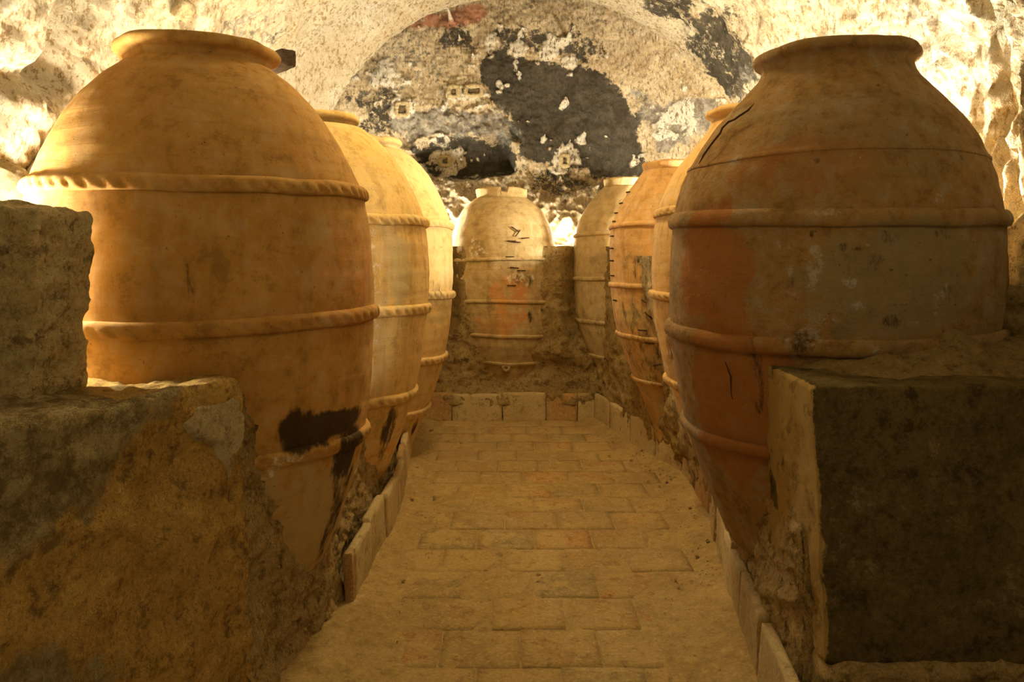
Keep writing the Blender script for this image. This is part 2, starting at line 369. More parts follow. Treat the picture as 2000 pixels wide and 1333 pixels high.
YB = 9.85
def bw(px, py, Y=YB):            # a point of the photograph on the end wall: x, z in metres
    return ((px - 1000) / 1600 * Y, EYE + (500 - py) / 1600 * Y)
def bpoly(pts): return [bw(*p) for p in pts]
def lunette():
    nx, nz = 420, 330
    xs = np.linspace(-3.3, 3.5, nx); zs = np.linspace(.9, 5.15, nz)
    X, Z = np.meshgrid(xs, zs, indexing='ij')
    Q = np.stack([X, 0 * X, Z], -1)
    Y = np.full(X.shape, YB)
    Y -= 1.05 * sstep(1.35, 2.7, X + .25 * (Z - 3.2)) + .35 * sstep(-1.6, -2.6, X)
    Y -= .55 * sstep(2.72, 2.0, Z + .10 * fbm(Q, 1.2, 3))                       # rubble foot
    zone = sstep(2.9, 2.4, Z)
    Y -= (.03 + .11 * zone) * fbm(Q, 2.6, 4, .6, 3) + (.010 + .045 * zone) * (ridged(Q, 6, 3, 8) - .5)
    # niche with a tooled slope above it
    nx_, nz_ = X + .58, Z - 2.80
    nic = poly_sd(X, Z, bpoly([(800, 300), (825, 275), (860, 264), (900, 262), (935, 268), (985, 258), (1000, 290), (1005, 335), (940, 345), (885, 352), (830, 338)]))
    Y += .42 * (1 - sstep(-.10, .05, nic + .03 * fbm(Q, 6, 3, .5, 3)))
    slope = poly_sd(X, Z, bpoly([(770, 235), (800, 215), (900, 208), (975, 212), (1010, 250), (1015, 275), (940, 262), (860, 258), (800, 290), (785, 285)]))
    sm = 1 - sstep(-.03, .04, slope)
    Y += sm * (.10 * sstep(3.42, 3.1, Z) + .045 * (ridged(np.stack([X * 7 + Z * 4, 0 * X, Z * 7 - X * 2.5], -1), 1., 2, 6) - .4))
    jag = .10 * fbm(Q, 3.1, 4, .6, 12)
    def mask(poly, soft=.10, k=1.): return k * (1 - sstep(-soft, soft, poly_sd(X, Z, bpoly(poly)) + jag))
    soot_dark = np.zeros_like(X); grey = np.zeros_like(X); pale = np.zeros_like(X); red = np.zeros_like(X)
    mx = lambda a, b: np.maximum(a, b, out=a)
    mx(soot_dark, mask([(935, 118), (985, 100), (1050, 120), (1110, 118), (1170, 145), (1225, 195), (1252, 270), (1258, 345), (1160, 345), (1110, 320), (1050, 325), (1020, 300), (1005, 262), (985, 220), (965, 190), (940, 165)], .12, 1.3))
    mx(soot_dark, mask([(950, 62), (1000, 58), (1075, 70), (1130, 85), (1150, 120), (1080, 118), (1000, 100)], .12, .78))
    mx(soot_dark, mask([(805, 290), (850, 262), (1000, 268), (1008, 335), (930, 350), (830, 338)], .08, 1.3))  # shade of the niche recess, painted dark like the patches around it
    mx(soot_dark, mask([(850, 55), (930, 50), (932, 120), (905, 100), (855, 85)], .15, .72))
    mx(soot_dark, mask([(690, 190), (740, 165), (785, 170), (790, 215), (770, 260), (700, 255)], .15, .72))
    mx(soot_dark, mask([(705, 95), (850, 60), (870, 110), (800, 140), (720, 150)], .3, .38))
    mx(soot_dark, mask([(1020, 325), (1140, 318), (1165, 375), (1090, 392), (1040, 372)], .12, .62))
    mx(soot_dark, mask([(1100, 60), (1180, 70), (1190, 120), (1130, 100)], .15, .55))
    mx(grey, mask([(690, 150), (740, 90), (860, 50), (935, 60), (960, 200), (800, 215), (700, 260)], .25, .33))
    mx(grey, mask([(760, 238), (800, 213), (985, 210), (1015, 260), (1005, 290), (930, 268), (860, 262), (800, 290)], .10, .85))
    mx(grey, mask([(1265, 240), (1330, 200), (1375, 235), (1365, 290), (1330, 285), (1275, 318)], .08, .95))
    mx(grey, mask([(1200, 150), (1260, 175), (1290, 240), (1265, 260)], .15, .75))
    mx(grey, mask([(820, 360), (900, 340), (930, 365), (880, 385), (830, 380)], .1, .6))
    mx(grey, mask([(1240, 40), (1330, 70), (1420, 140), (1440, 190), (1380, 150), (1290, 90)], .2, .7))
    mx(red, mask([(790, 52), (850, 25), (935, 8), (945, 30), (930, 48), (860, 55)], .08, .95))
    mx(pale, mask([(1130, 20), (1300, 60), (1420, 140), (1420, 220), (1300, 170), (1240, 110), (1150, 75)], .3, .42))
    mx(pale, mask([(870, 350), (920, 340), (1000, 335), (1015, 362), (930, 372), (890, 440), (840, 440)], .15, .6))
    mx(pale, mask([(1020, 300), (1060, 330), (1110, 325), (1190, 345), (1180, 440), (1060, 440)], .3, .35))
    for px, py, r in ((925, 178, .17), (885, 181, .14), (783, 212, .16), (866, 305, .25), (1106, 306, .19), (960, 80, .12), (1010, 100, .14), (1075, 95, .16), (1110, 120, .12), (975, 165, .05), (992, 167, .05), (1100, 205, .06), (1235, 320, .06), (1310, 240, .22), (750, 150, .22)):
        x, z = bw(px, py); dd = np.hypot((X - x), (Z - z) * 1.1) * (1 + .9 * fbm(Q, 5, 3, .6, 40))
        mx(pale, 1.15 * (1 - sstep(r * .45, r * 1.25, dd))); soot_dark *= sstep(r * .4, r * 1.15, dd)
        Y -= .035 * (1 - sstep(r * .5, r * 1.1, dd))
    Y += .006 * fbm(Q, 22, 3, .6)
    P = np.stack([X, Y, Z], -1)
    o = grid('wall_back', P, M_lunette, attrs=dict(soot_dark=soot_dark, grey=grey, pale=pale, red=red), flip=True)
    tag(o, kind='structure')
    # the square putlog holes, dark blocks painting their shade, in mortar collars
    def yat(x, z):
        return Y[int(round((x + 3.3) / 6.8 * (nx - 1))), int(round((z - .9) / 4.25 * (nz - 1)))]
    for px, py, wx, wz in ((925, 178, .13, .055), (886, 180, .05, .06), (786, 214, .075, .085), (864, 308, .055, .05), (1103, 315, .03, .07)):
        x, z = bw(px, py); y = yat(x, z)
        h = block('putlog_hole', box_corners(x - wx / 2, x + wx / 2, y - .012, y + .10, z - wz / 2, z + wz / 2), M_hole, o, n=6, r=.01, amp=.01, ns=14, seed=px)
        # collar of mortar round the hole
        a = np.linspace(0, 2 * np.pi, 40, endpoint=False); b = np.linspace(0, 2 * np.pi, 10, endpoint=False)
        A, B = np.meshgrid(a, b, indexing='ij')
        rad = .028 * (1 + .5 * fbm(np.stack([np.cos(A), np.sin(A), 0 * A + px], -1), 1.7, 3))
        sq = 1 / np.maximum(np.abs(np.cos(A)), np.abs(np.sin(A))) ** .7
        PX = x + np.cos(A) * sq * (wx / 2 + .03) + np.cos(A) * np.cos(B) * rad
        PZ = z + np.sin(A) * sq * (wz / 2 + .03) + np.sin(A) * np.cos(B) * rad
        PY = y - .012 + np.sin(B) * rad * .8
        grid('mortar_collar', np.stack([PX, PY, PZ], -1), M_mortar, o, cu=True, cv=True)
    return o
wall_back = lunette()

# ------------------------------------------------------------------ floor, tiles, kerbs
def make_floor():
    ny, nx = 260, 90
    Y, U = np.meshgrid(np.linspace(-2.2, 10.2, ny), np.linspace(-.08, 1.08, nx), indexing='ij')
    X = lx(Y) * (1 - U) + rx(Y) * U
    P = np.stack([X, Y, 0 * X], -1)
    edge = np.minimum(X - lx(Y), rx(Y) - X)
    Z = -.0015 + .048 * sstep(.20 + .12 * fbm(P, 1.6, 3, .5, 3), -.05, edge) + .006 * fbm(P, 5, 4, .6) + .006 * fbm(P, 1.1, 2)
    Z += .03 * np.exp(-(((X + .62) / .16) ** 2 + ((Y - 3.55) / .5) ** 2)) + .035 * np.exp(-(((X - .93) / .2) ** 2 + ((Y - 3.7) / .45) ** 2))
    P[..., 2] = Z
    f = tag(grid('floor', P, M_dust, attrs=dict(grey=0 * X, pale=.25 * sstep(.3, 0, edge), soot_dark=0 * X), flip=True), kind='structure')
    rnd = random.Random(5); meshes = []
    for k in range(6):
        sx = .340
        V, F = block_mesh(box_corners(-sx / 2, sx / 2, -.1695, .1695, -.03, .003), n=(7, 7, 2), r=.007, amp=.0035, ns=6, seed=k * 3.1)
        t = quads('floor_tile', V, F, M_tile, f); meshes.append(t.data); bpy.data.objects.remove(t)
    y = 2.35; row = 0
    while y < BACK - .1:
        x0 = lx(y) + .02 - (.17 if row % 2 else 0) - rnd.random() * .04
        while x0 < rx(y) - .05:
            xc = x0 + .17
            if xc > lx(y) + .10 and xc < rx(y) - .10:
                t = bpy.data.objects.new('floor_tile', rnd.choice(meshes)); C.objects.link(t); t.parent = f
                t.location = (xc, y + .17, rnd.uniform(-.004, .0035)); t.rotation_euler = (rnd.gauss(0, .005), rnd.gauss(0, .005), rnd.gauss(0, .008))
            x0 += .345
        y += .342; row += 1
    return f
floor = make_floor()

def kerb(name, pts, mats, height=KH, thick=.045, side=1, lens=None, seed=1):
    k = tag(empty(name), kind='structure'); rnd = random.Random(seed)
    pts = np.asarray(pts, float); seg = np.r_[0, np.cumsum(np.linalg.norm(np.diff(pts, axis=0), axis=1))]
    s = 0; i = 0
    while s < seg[-1] - .05:
        L = lens[i % len(lens)] if lens else rnd.uniform(.42, .60)
        e = min(s + L, seg[-1])
        a = np.array([np.interp(s + .004, seg, pts[:, j]) for j in (0, 1)]); b = np.array([np.interp(e - .004, seg, pts[:, j]) for j in (0, 1)])
        d = (b - a) / np.linalg.norm(b - a); nn = np.array((-d[1], d[0])) * side
        off = rnd.uniform(-.005, .005); h = height + rnd.uniform(-.012, .008); lean = rnd.uniform(.0, .02)
        a0, b0 = a + nn * off, b + nn * off; a1, b1 = a0 + nn * thick, b0 + nn * thick
        lo = [(*a0, -.02), (*b0, -.02), (*b1, -.02), (*a1, -.02)]
        hi = [(*(p + nn * lean), h) for p in (a0, b0, b1, a1)]
        if side < 0: lo = [lo[1], lo[0], lo[3], lo[2]]; hi = [hi[1], hi[0], hi[3], hi[2]]
        m = mats[i % len(mats)]
        kt = block('kerb_tile', lo + hi, m, k, n=(12, 3, 9), r=.007, amp=.006, ns=5, seed=seed * 7 + i)
        if m is M_brick: kt['label'] = 'red brown terracotta kerb tile'
        s = e; i += 1
    return k
yy = np.linspace(2.2, BACK, 60); kr = kerb('baseboard_right', np.stack([rx(yy), yy], 1), [M_kerb, M_kerb, M_kerb, M_kerb, M_kerb, M_kerb, M_brick], side=-1, seed=3)
yy = np.linspace(3.90, BACK, 50); kl = kerb('baseboard_left', np.stack([lx(yy), yy], 1), [M_brick, M_kerb, M_kerb, M_kerb, M_kerb], side=1, seed=4, lens=[.06, .42, .46, .40, .48, .43])
kb = kerb('baseboard_back', [(-.94, BACK), (.88, BACK)], [M_brick, M_kerb, M_kerb, M_brick, M_kerb], side=1, seed=6, lens=[.32, .52, .45, .325, .205])

# ------------------------------------------------------------------ benches: rubble masonry the jars are set into
def bench(name, label, yr, basef, topf, ztop, wall_x, sign, mat, ny=300, seed=0., zlow=-.02, pw=1.):
    nf, nt = 120, 60
    Y = np.linspace(*yr, ny)
    v = np.linspace(0, 1, nf)
    y, f = np.meshgrid(Y, v, indexing='ij')
    zt = ztop(y); Z = zlow + (zt - zlow) * f
    xb, xt = basef(y), topf(y)
    X = xb + (xt - xb) * f ** pw
    face = np.stack([X, y, Z], -1)
    d = .035 * fbm(face, 2.1, 3, .5, seed) + .024 * fbm(face, 7, 4, .6, seed + 2) + .016 * (ridged(face, 11, 3, seed + 5) - .6)
    face[..., 0] += -sign * d
    face[..., 1] += .02 * fbm(face, 7, 2, .5, seed + 9)
    u = np.linspace(0, 1, nt + 1)[1:]
    y2, t = np.meshgrid(Y, u, indexing='ij')
    X2 = face[:, -1:, 0] * (1 - t) + wall_x * t
    top = np.stack([X2, y2, ztop(y2) + 0 * t], -1)
    top[..., 2] += .03 * fbm(top, 2.5, 4, .6, seed) * sstep(0, .15, t) + .04 * sstep(.0, 1., t) - .01
    P = np.concatenate([face, top], 1)
    n = fbm(P, 1.5, 4, .6, seed + 20)
    soot_dark = np.clip(.15 + .5 * n - .1, 0, .5); pale = np.clip(.1 + .5 * fbm(P, 2.2, 3, .6, seed + 30), 0, .6)
    o = grid(name, P, mat, attrs=dict(grey=0 * n, soot_dark=soot_dark, pale=pale), flip=(sign > 0))
    return tag(o, label, 'bench')
LT_Y = [2.9, 3.05, 3.4, 3.8, 4.4, 5.3, 8.2, 9.4]; LT_X = [-1.12, -1.06, -.99, -.93, -.90, -.88, -1.05, -1.08]
bench('masonry_bench', 'rough rubble bench along the left side holding a row of three tall clay jars', (2.98, 9.4),
      lambda y: np.where(y < 4, lx(y) - .03, lx(y) - .10), lambda y: np.interp(y, LT_Y, LT_X), lambda y: 1.18 + .25 * sstep(4.5, 8.5, y), -2.75, -1, M_rubble, seed=1, pw=.4)
RT_Y = [2.2, 3.3, 4.5, 5.4, 6.0, 7.0, 7.6, 8.15, 9.4]; RT_X = [1.12, 1.11, 1.08, 1.05, .98, .95, .95, .93, .93]
bench('masonry_bench', 'rough rubble bench along the right side with four big clay jars sunk into it', (2.3, 9.4),
      lambda y: rx(y) + .05, lambda y: np.interp(y, RT_Y, RT_X), lambda y: .28 + .97 * sstep(2.78, 2.95, y) + .45 * sstep(3.4, 5.9, y) + .1 * sstep(6, 8.5, y), 2.85, 1, M_rubble, seed=4)
def back_bench():
    nx, nf, nt = 200, 130, 40
    X = np.linspace(-1.25, 1.25, nx); v = np.linspace(0, 1, nf)
    x, f = np.meshgrid(X, v, indexing='ij')
    ztop = 1.80
    Z = KH - .12 + (ztop - KH + .12) * f
    Y = BACK + .02 + .0 * f
    P = np.stack([x, Y, Z], -1)
    d = .03 * fbm(P, 2.3, 3, .5, 3) + .022 * fbm(P, 6, 4, .6, 2) + .014 * (ridged(P, 8, 3, 5) - .6)
    d -= .10 * np.exp(-(((x - .66) / .35) ** 2 + ((Z - .52) / .12) ** 2)) + .05 * np.exp(-(((x + .35) / .2) ** 2 + ((Z - .38) / .07) ** 2))
    d -= .16 * sstep(-.48, -.62, x) * sstep(.9, 1.2, Z) + .17 * sstep(.48, .70, x) * sstep(.55, .9, Z)
    d -= .10 * np.exp(-((x + .07) / .30) ** 2 - ((Z - .50) / .16) ** 2)
    P[..., 1] -= d
    u = np.linspace(0, 1, nt + 1)[1:]; x2, t = np.meshgrid(X, u, indexing='ij')
    top = np.stack([x2, P[:, -1:, 1] * (1 - t) + 9.6 * t, ztop + .03 * fbm(np.stack([x2, t * 1.2, 0 * t], -1), 3, 3)], -1)
    P = np.concatenate([P, top], 1)
    soot_dark = .8 * sstep(-.40, -.6, P[..., 0]) * sstep(.5, 1., P[..., 2]) + .55 * np.exp(-(((P[..., 0] - .66) / .45) ** 2 + ((P[..., 2] - .55) / .2) ** 2)) + .35 * np.exp(-((P[..., 2] - .36) / .07) ** 2)  # darker in both side hollows and just above the kerb
    o = grid('masonry_bench', P, M_rubble, attrs=dict(grey=0 * soot_dark, soot_dark=np.clip(soot_dark, 0, 1), pale=0 * soot_dark), flip=True)
    return tag(o, 'rough earthen bank across the far end of the aisle behind the low kerb', 'bench')
back_bench()

# ------------------------------------------------------------------ the jars
def smooth_profile(pts, n=170):
    pts = np.asarray(pts, float); z = np.linspace(pts[0, 0], pts[-1, 0], n)
    zz, rr = pts[:, 0], pts[:, 1]; h = np.diff(zz); dl = np.diff(rr) / h; m = np.zeros(len(zz))
    for i in range(1, len(zz) - 1):
        m[i] = 0 if dl[i - 1] * dl[i] <= 0 else 2 * dl[i - 1] * dl[i] / (dl[i - 1] + dl[i]) if abs(dl[i - 1] + dl[i]) > 1e-9 else 0
    m[0], m[-1] = dl[0], dl[-1]
    k = np.clip(np.searchsorted(zz, z) - 1, 0, len(h) - 1); t = (z - zz[k]) / h[k]
    r = (2 * t**3 - 3 * t**2 + 1) * rr[k] + (t**3 - 2 * t**2 + t) * h[k] * m[k] + (-2 * t**3 + 3 * t**2) * rr[k + 1] + (t**3 - t**2) * h[k] * m[k + 1]
    return z, r
ATTRS = ('tar', 'pale', 'red', 'grey')
def jar(name, label, X, Y, prof, rim, bands, mat, seed=0., stains_tints=(), group=None, nphi=220, rope=True, wob=.006, bandsize=(.034, .030), rimstyle='flare', lean=(0, 0)):
    """prof: (z, r) from the foot to the neck; rim: (z bottom, z top, r neck, r lip); bands: heights; stains: (attr, dphi, z, wphi, wz, k), dphi from the side facing the camera"""
    root = empty(name, (X, Y, 0)); tag(root, label, 'jar', group)
    face = math.atan2(-Y, -X)
    z, r = smooth_profile(prof); phi = np.linspace(0, 2 * np.pi, nphi, endpoint=False)
    PH, ZZ = np.meshgrid(phi, z, indexing='ij'); RR = np.broadcast_to(r, PH.shape).copy()
    Q = np.stack([np.cos(PH) * .7, np.sin(PH) * .7, ZZ], -1)
    def disp(Q): return wob * (1.6 * fbm(Q, 1.1, 2, .5, seed) + .55 * fbm(Q, 6, 3, .6, seed + 4))
    def wheel(zq): return .0008 * np.sin(zq * 71 + seed)
    RR += disp(Q) + wheel(ZZ)
    dphi = (PH - face + np.pi) % (2 * np.pi) - np.pi
    A = {a: np.zeros_like(PH) for a in ATTRS}
    jag = fbm(Q, 4, 4, .6, seed + 40)
    for a, p0, z0, wp, wz, k in stains_tints:
        dd = np.sqrt(((dphi - p0) / wp) ** 2 + ((ZZ - z0) / wz) ** 2) + .3 * jag
        np.maximum(A[a], k * (1 - sstep(.55, 1.15, dd)), out=A[a])
    lx_, ly_ = lean
    def bend(P): P = P.copy(); P[..., 0] += lx_ * (P[..., 2] - 1.2); P[..., 1] += ly_ * (P[..., 2] - 1.2); return P
    P = np.stack([np.cos(PH) * RR, np.sin(PH) * RR, ZZ], -1)
    body = grid('body', bend(P), mat, root, cu=True, attrs=A)
    # rim
    zb, ztp, rn, rl = rim
    if rimstyle == 'flare':
        H = ztp - zb
        sec = [(zb - .02, rn + .01), (zb + .2 * H, rn), (zb + .42 * H, rn + .004), (zb + .50 * H, rl - .02), (zb + .56 * H, rl - .004), (zb + .68 * H, rl), (zb + .86 * H, rl - .004), (ztp, rl - .022), (ztp, rn + .01), (ztp - .03, rn - .03), (zb - .05, rn - .05), (zb - .35, rn - .02)]
    else:
        sec = [(zb - .02, rn + .01), (zb, rn), (zb + (ztp - zb) * .8, rl), (ztp - .01, rl), (ztp, rl - .02), (ztp, rl - .05), (zb, rn - .05), (zb - .3, rn)]
    sec = np.array(sec); tt = np.r_[0, np.cumsum(np.linalg.norm(np.diff(sec, axis=0), axis=1))]; ts = np.linspace(0, tt[-1], 90)
    sz, sr = np.interp(ts, tt, sec[:, 0]), np.interp(ts, tt, sec[:, 1])
    for _ in range(2):
        sz[1:-1] = (sz[:-2] + 2 * sz[1:-1] + sz[2:]) / 4; sr[1:-1] = (sr[:-2] + 2 * sr[1:-1] + sr[2:]) / 4
    PH2, SR = np.meshgrid(phi, sr, indexing='ij'); _, SZ = np.meshgrid(phi, sz, indexing='ij')
    Q2 = np.stack([np.cos(PH2), np.sin(PH2), SZ], -1)
    SR = SR + .006 * fbm(Q2, 2.2, 3, .5, seed + 8); SZ = SZ + .008 * fbm(np.stack([np.cos(PH2), np.sin(PH2), 0 * SZ], -1), 1.6, 2, .5, seed)
    if rimstyle == 'broken': SZ = SZ - .05 * sstep(.2, .5, fbm(np.stack([np.cos(PH2), np.sin(PH2), 0 * SZ], -1), 2.2, 3, .6, seed + 2)) * sstep(zb, ztp, SZ)
    zero = {a: 0 * SR for a in ATTRS}
    grid('rim', bend(np.stack([np.cos(PH2) * SR, np.sin(PH2) * SR, SZ], -1)), mat, root, cu=True, attrs=zero)
    # raised bands pressed on by finger
    for bi, bz in enumerate(bands):
        bh, bo = bandsize
        if isinstance(bz, tuple): bz, bh, bo = bz
        np_, nq = 480, 14
        ph = np.linspace(0, 2 * np.pi, np_, endpoint=False); q = np.linspace(-np.pi / 2, np.pi / 2, nq)
        PH3, QQ = np.meshgrid(ph, q, indexing='ij')
        zc = bz + .010 * np.sin(PH3 * 2 + seed + bi) + .005 * fbm(np.stack([np.cos(PH3), np.sin(PH3), 0 * PH3 + bi], -1), 2.5, 2)
        base = np.interp(bz, z, r)
        cell = 2 * np.pi / round(2 * np.pi * base / .075)
        u = ((PH3 + .5 * QQ * cell * .6) / cell) % 1 - .5
        dent = np.exp(-(u / .20) ** 2) * np.exp(-((QQ + .25) / .55) ** 2) if rope else 0
        amp = 1 + .25 * fbm(np.stack([np.cos(PH3), np.sin(PH3), 0 * PH3 + bi * 3], -1), 3, 3, .5, seed)
        ext = bo * np.cos(QQ) ** .8 * amp - .012 * dent * bo / .03
        zr = zc + np.sin(QQ) * bh
        rb = np.interp(zr, z, r)
        Q3 = np.stack([np.cos(PH3) * .7, np.sin(PH3) * .7, zr], -1)
        rad = rb + disp(Q3) + ext - .004 * (np.abs(QQ) > 1.4)
        dp = (PH3 - face + np.pi) % (2 * np.pi) - np.pi; B = {a: np.zeros_like(PH3) for a in ATTRS}
        jg = fbm(Q3, 4, 4, .6, seed + 40)
        for a, p0, z0, wp, wz, kk in stains_tints:
            dd = np.sqrt(((dp - p0) / wp) ** 2 + ((zr - z0) / wz) ** 2) + .3 * jg
            np.maximum(B[a], kk * (1 - sstep(.55, 1.15, dd)), out=B[a])
        grid('band', bend(np.stack([np.cos(PH3) * rad, np.sin(PH3) * rad, zr], -1)), mat, root, cu=True, attrs=B)
    return root, (z, r), face

def scaled(prof, zs, rs): return [(z * zs, r * rs) for z, r in prof]
P1 = [(.0, .34), (.165, .405), (.407, .517), (.576, .584), (.82, .66), (.99, .696), (1.21, .727), (1.554, .75), (1.78, .742), (1.98, .715), (2.07, .685), (2.24, .605), (2.37, .525), (2.48, .425), (2.56, .325)]
PR1 = [(.36, .385), (.40, .415), (.533, .475), (.737, .56), (.906, .62), (1.1, .672), (1.35, .712), (1.55, .72), (1.80, .710), (1.92, .695), (2.03, .672), (2.14, .628), (2.27, .56), (2.38, .47), (2.46, .40), (2.53, .345), (2.58, .325)]

c1 = clay('clay_golden', (.46, .245, .06), (.52, .30, .085), (1, 2, 3), wear=.16, drip=.22, rough_b=.15)
c2 = clay('clay_honey', (.66, .43, .145), (.70, .49, .19), (4, 1, 7), wear=.25, drip=.4, rough_b=.2)
c3 = clay('clay_straw', (.66, .46, .19), (.64, .44, .17), (8, 3, 2), wear=.2, drip=.3, rough_b=.2)
c4 = clay('clay_buff', (.44, .305, .13), (.50, .36, .16), (3, 9, 1), wear=.35, drip=.3, rough_b=.35)
c5 = clay('clay_dusty', (.50, .38, .19), (.46, .34, .16), (2, 5, 9), wear=.3, drip=.3, rough_b=.3)
c6 = clay('clay_orange', (.62, .37, .135), (.55, .33, .125), (6, 2, 4), wear=.3, drip=.45, rough_b=.3)
c7 = clay('clay_amber', (.62, .39, .14), (.58, .38, .15), (7, 7, 1), wear=.25, drip=.35, rough_b=.25)
c8 = clay('clay_weathered', (.60, .36, .125), (.55, .36, .15), (5, 8, 6), wear=.55, drip=.2, rough_b=.8, dk=.6)

jar('storage_jar', 'large golden clay jar at the left front with black tar stain near its foot', -1.38, 3.78, P1, (2.545, 2.655, .318, .365), [1.985, 1.43, .875], c1, seed=1., lean=(-.046, 0),
    stains_tints=[('tar', .70, .985, .42, .075, 1.25), ('tar', .45, 1.0, .16, .10, 1.15), ('tar', 1.02, .62, .14, .34, .7), ('tar', .95, .85, .2, .15, 1.0), ('grey', .6, .45, 1.1, .44, .8), ('grey', .75, 1.65, .45, .32, .5), ('tar', -.10, 1.60, .018, .12, .6), ('tar', -.055, 1.56, .016, .15, .6), ('red', .85, 1.6, .4, .3, .6), ('red', .3, .45, 1.4, .55, .22), ('red', .7, 1.5, .5, .4, .3), ('pale', .35, .89, .2, .025, .6), ('pale', .28, .84, .1, .03, .7)], group=None)
jar('storage_jar', 'honey coloured clay jar in the middle of the left row with long pale drips', -1.29, 5.30, scaled(P1, .985, .995), (2.50, 2.61, .265, .30), [1.91, 1.36, .82], c2, seed=2.,
    stains_tints=[('tar', .85, .62, .14, .22, .85), ('pale', .45, 1.5, .12, .5, .45), ('grey', .75, 1.6, .18, .3, .8), ('red', .5, .4, 1.2, .45, .45)])
jar('storage_jar', 'straw coloured clay jar at the far end of the left row with dark drips', -1.20, 6.80, scaled(P1, 1.005, .945), (2.55, 2.67, .25, .285), [1.95, 1.385, .87, .44], c3, seed=3.,
    stains_tints=[('tar', .70, 1.45, .02, .09, .8), ('tar', .80, 1.46, .02, .1, .8), ('tar', .90, 1.44, .02, .12, .8), ('grey', .85, 1.3, .4, .2, .5), ('tar', 1.0, .3, .12, .1, .7)])
B_PROF = [(.20, .29), (.41, .35), (.57, .425), (.72, .485), (.88, .527), (1.1, .55), (1.4, .56), (1.75, .56), (1.9, .548), (2.0, .525), (2.1, .48), (2.19, .425), (2.27, .34), (2.32, .275)]
jb = jar('storage_jar', 'buff clay jar with a broken rim set in the end wall facing the aisle', -.066, 8.84, B_PROF, (2.30, 2.425, .262, .278), [1.66, 1.225, .875, .59], c4, seed=4., rope=False, lean=(-.04, 0), bandsize=(.020, .020), rimstyle='broken',
    stains_tints=[('red', .1, 1.3, .5, .2, .6), ('tar', .35, 1.45, .25, .10, .5), ('pale', .3, 1.46, .3, .12, .62), ('tar', .45, 1.08, .06, .08, .75), ('red', -.1, 1.05, .6, .2, .55), ('tar', 0, .48, .7, .12, .35), ('pale', -.5, 1.78, .25, .12, .6)])
# bung of the middle jar
root = jb[0]
zz, rr = jb[1]
a = np.linspace(0, 2 * np.pi, 20, endpoint=False); sec = [(.010, .0), (.040, .004), (.046, .02), (.036, .034), (.018, .036), (.014, .0)]
fx, fy = math.cos(jb[2]), math.sin(jb[2]); r0 = float(np.interp(.56, zz, rr)) + .0
PP = np.array([[(fx * (r0 + d - .01) - fy * math.cos(t) * q, fy * (r0 + d - .01) + fx * math.cos(t) * q, .55 + math.sin(t) * q) for q, d in sec] for t in a])
grid('bung_hole', PP, c4, root, cu=True)
def clamps(root_, prof_, X, Y, specs, size=.055):
    for (dp, zc, ang) in specs:
        zq, rq = prof_; face = math.atan2(-Y, -X); r_ = float(np.interp(zc, zq, rq)); pts = []
        for u, out_ in ((-.5, -.01), (-.5, .012), (-.25, .016), (0, .017), (.25, .016), (.5, .012), (.5, -.01)):
            p = face + dp + u * size / r_ * math.cos(ang); zz_ = zc + u * size * math.sin(ang); q = float(np.interp(zz_, zq, rq)) + out_
            pts.append((math.cos(p) * q, math.sin(p) * q, zz_))
        tube('iron_clamp', pts, .006, M_iron, root_, 6)
clamps(jb[0], jb[1], -.066, 8.84, [(.17, 1.97, -.6), (.22, 1.93, .9), (.10, 1.85, 0), (.19, 1.84, -.1), (.07, 1.69, 0), (.36, 1.88, .1), (.15, 1.58, -.1), (.28, 1.55, 0), (.10, 1.40, 0)], .08)
jar('storage_jar', 'dusty pale clay jar half hidden in the far right corner beside the broken rimmed jar', 1.225, 8.62, [(.12, .20), (.5, .34), (.68, .425), (.8, .475), (.93, .52), (1.15, .56), (1.45, .58), (1.75, .58)] + [(1.95, .55), (2.05, .525), (2.16, .47), (2.27, .40), (2.36, .32), (2.42, .26)], (2.40, 2.515, .245, .262), [1.92, 1.46, 1.02, .66], c5, seed=5., rope=False, bandsize=(.022, .020), rimstyle='collar',
    stains_tints=[('tar', -.6, 1.0, .1, .14, .4), ('grey', 0, .9, 1.2, .4, .5)])
R3P = [(.10, .15), (.30, .20), (.5, .275), (.72, .37), (.9, .44), (1.07, .495), (1.25, .53), (1.45, .55), (1.75, .56)] + [(1.92, .55), (2.02, .52), (2.12, .475), (2.24, .40), (2.34, .33), (2.40, .285)]
j3 = jar('storage_jar', 'orange clay jar mended with iron clamps third from the front on the right', 1.36, 6.75, scaled(R3P, 1., .985), (2.38, 2.47, .27, .29), [1.94, 1.455, 1.05, .69], c6, seed=6., rope=False, bandsize=(.022, .022), rimstyle='collar',
    stains_tints=[('tar', -.55, 1.62, .5, .12, .45), ('tar', .05, 1.3, .15, .35, .55), ('tar', -.1, .9, .3, .12, .5), ('tar', -.4, 1.05, 1.3, .6, .42), ('grey', -.3, 1.2, 1., .25, .6), ('grey', -.3, .7, 1., .3, .6)])
clamps(j3[0], j3[1], 1.36, 6.75, [(-1.25, 2.22, 0), (-1.27, 2.13, 0), (-1.28, 2.05, 0), (-1.22, 1.98, 0), (-1.2, 1.86, 0), (-1.2, 1.76, 0), (-1.2, 1.66, 0), (-1.2, 1.54, 0), (-1.15, 1.34, 0), (-.45, 1.34, -.5), (-.42, 1.24, -.7), (-.55, 1.12, 0), (-.45, 1.02, 0), (-.35, .85, .2)], .07)
jar('storage_jar', 'amber clay jar with fingered bands mostly hidden behind the weathered right front jar', 1.60, 5.27, scaled(PR1, .995, .96), (2.545, 2.64, .30, .35), [1.97, 1.44, .89], c7, seed=7., bandsize=(.028, .028),
    stains_tints=[('tar', -1.0, 1.15, .1, .2, .5), ('pale', -1.0, 1.0, .2, .3, .4)])
_r = random.Random(3)
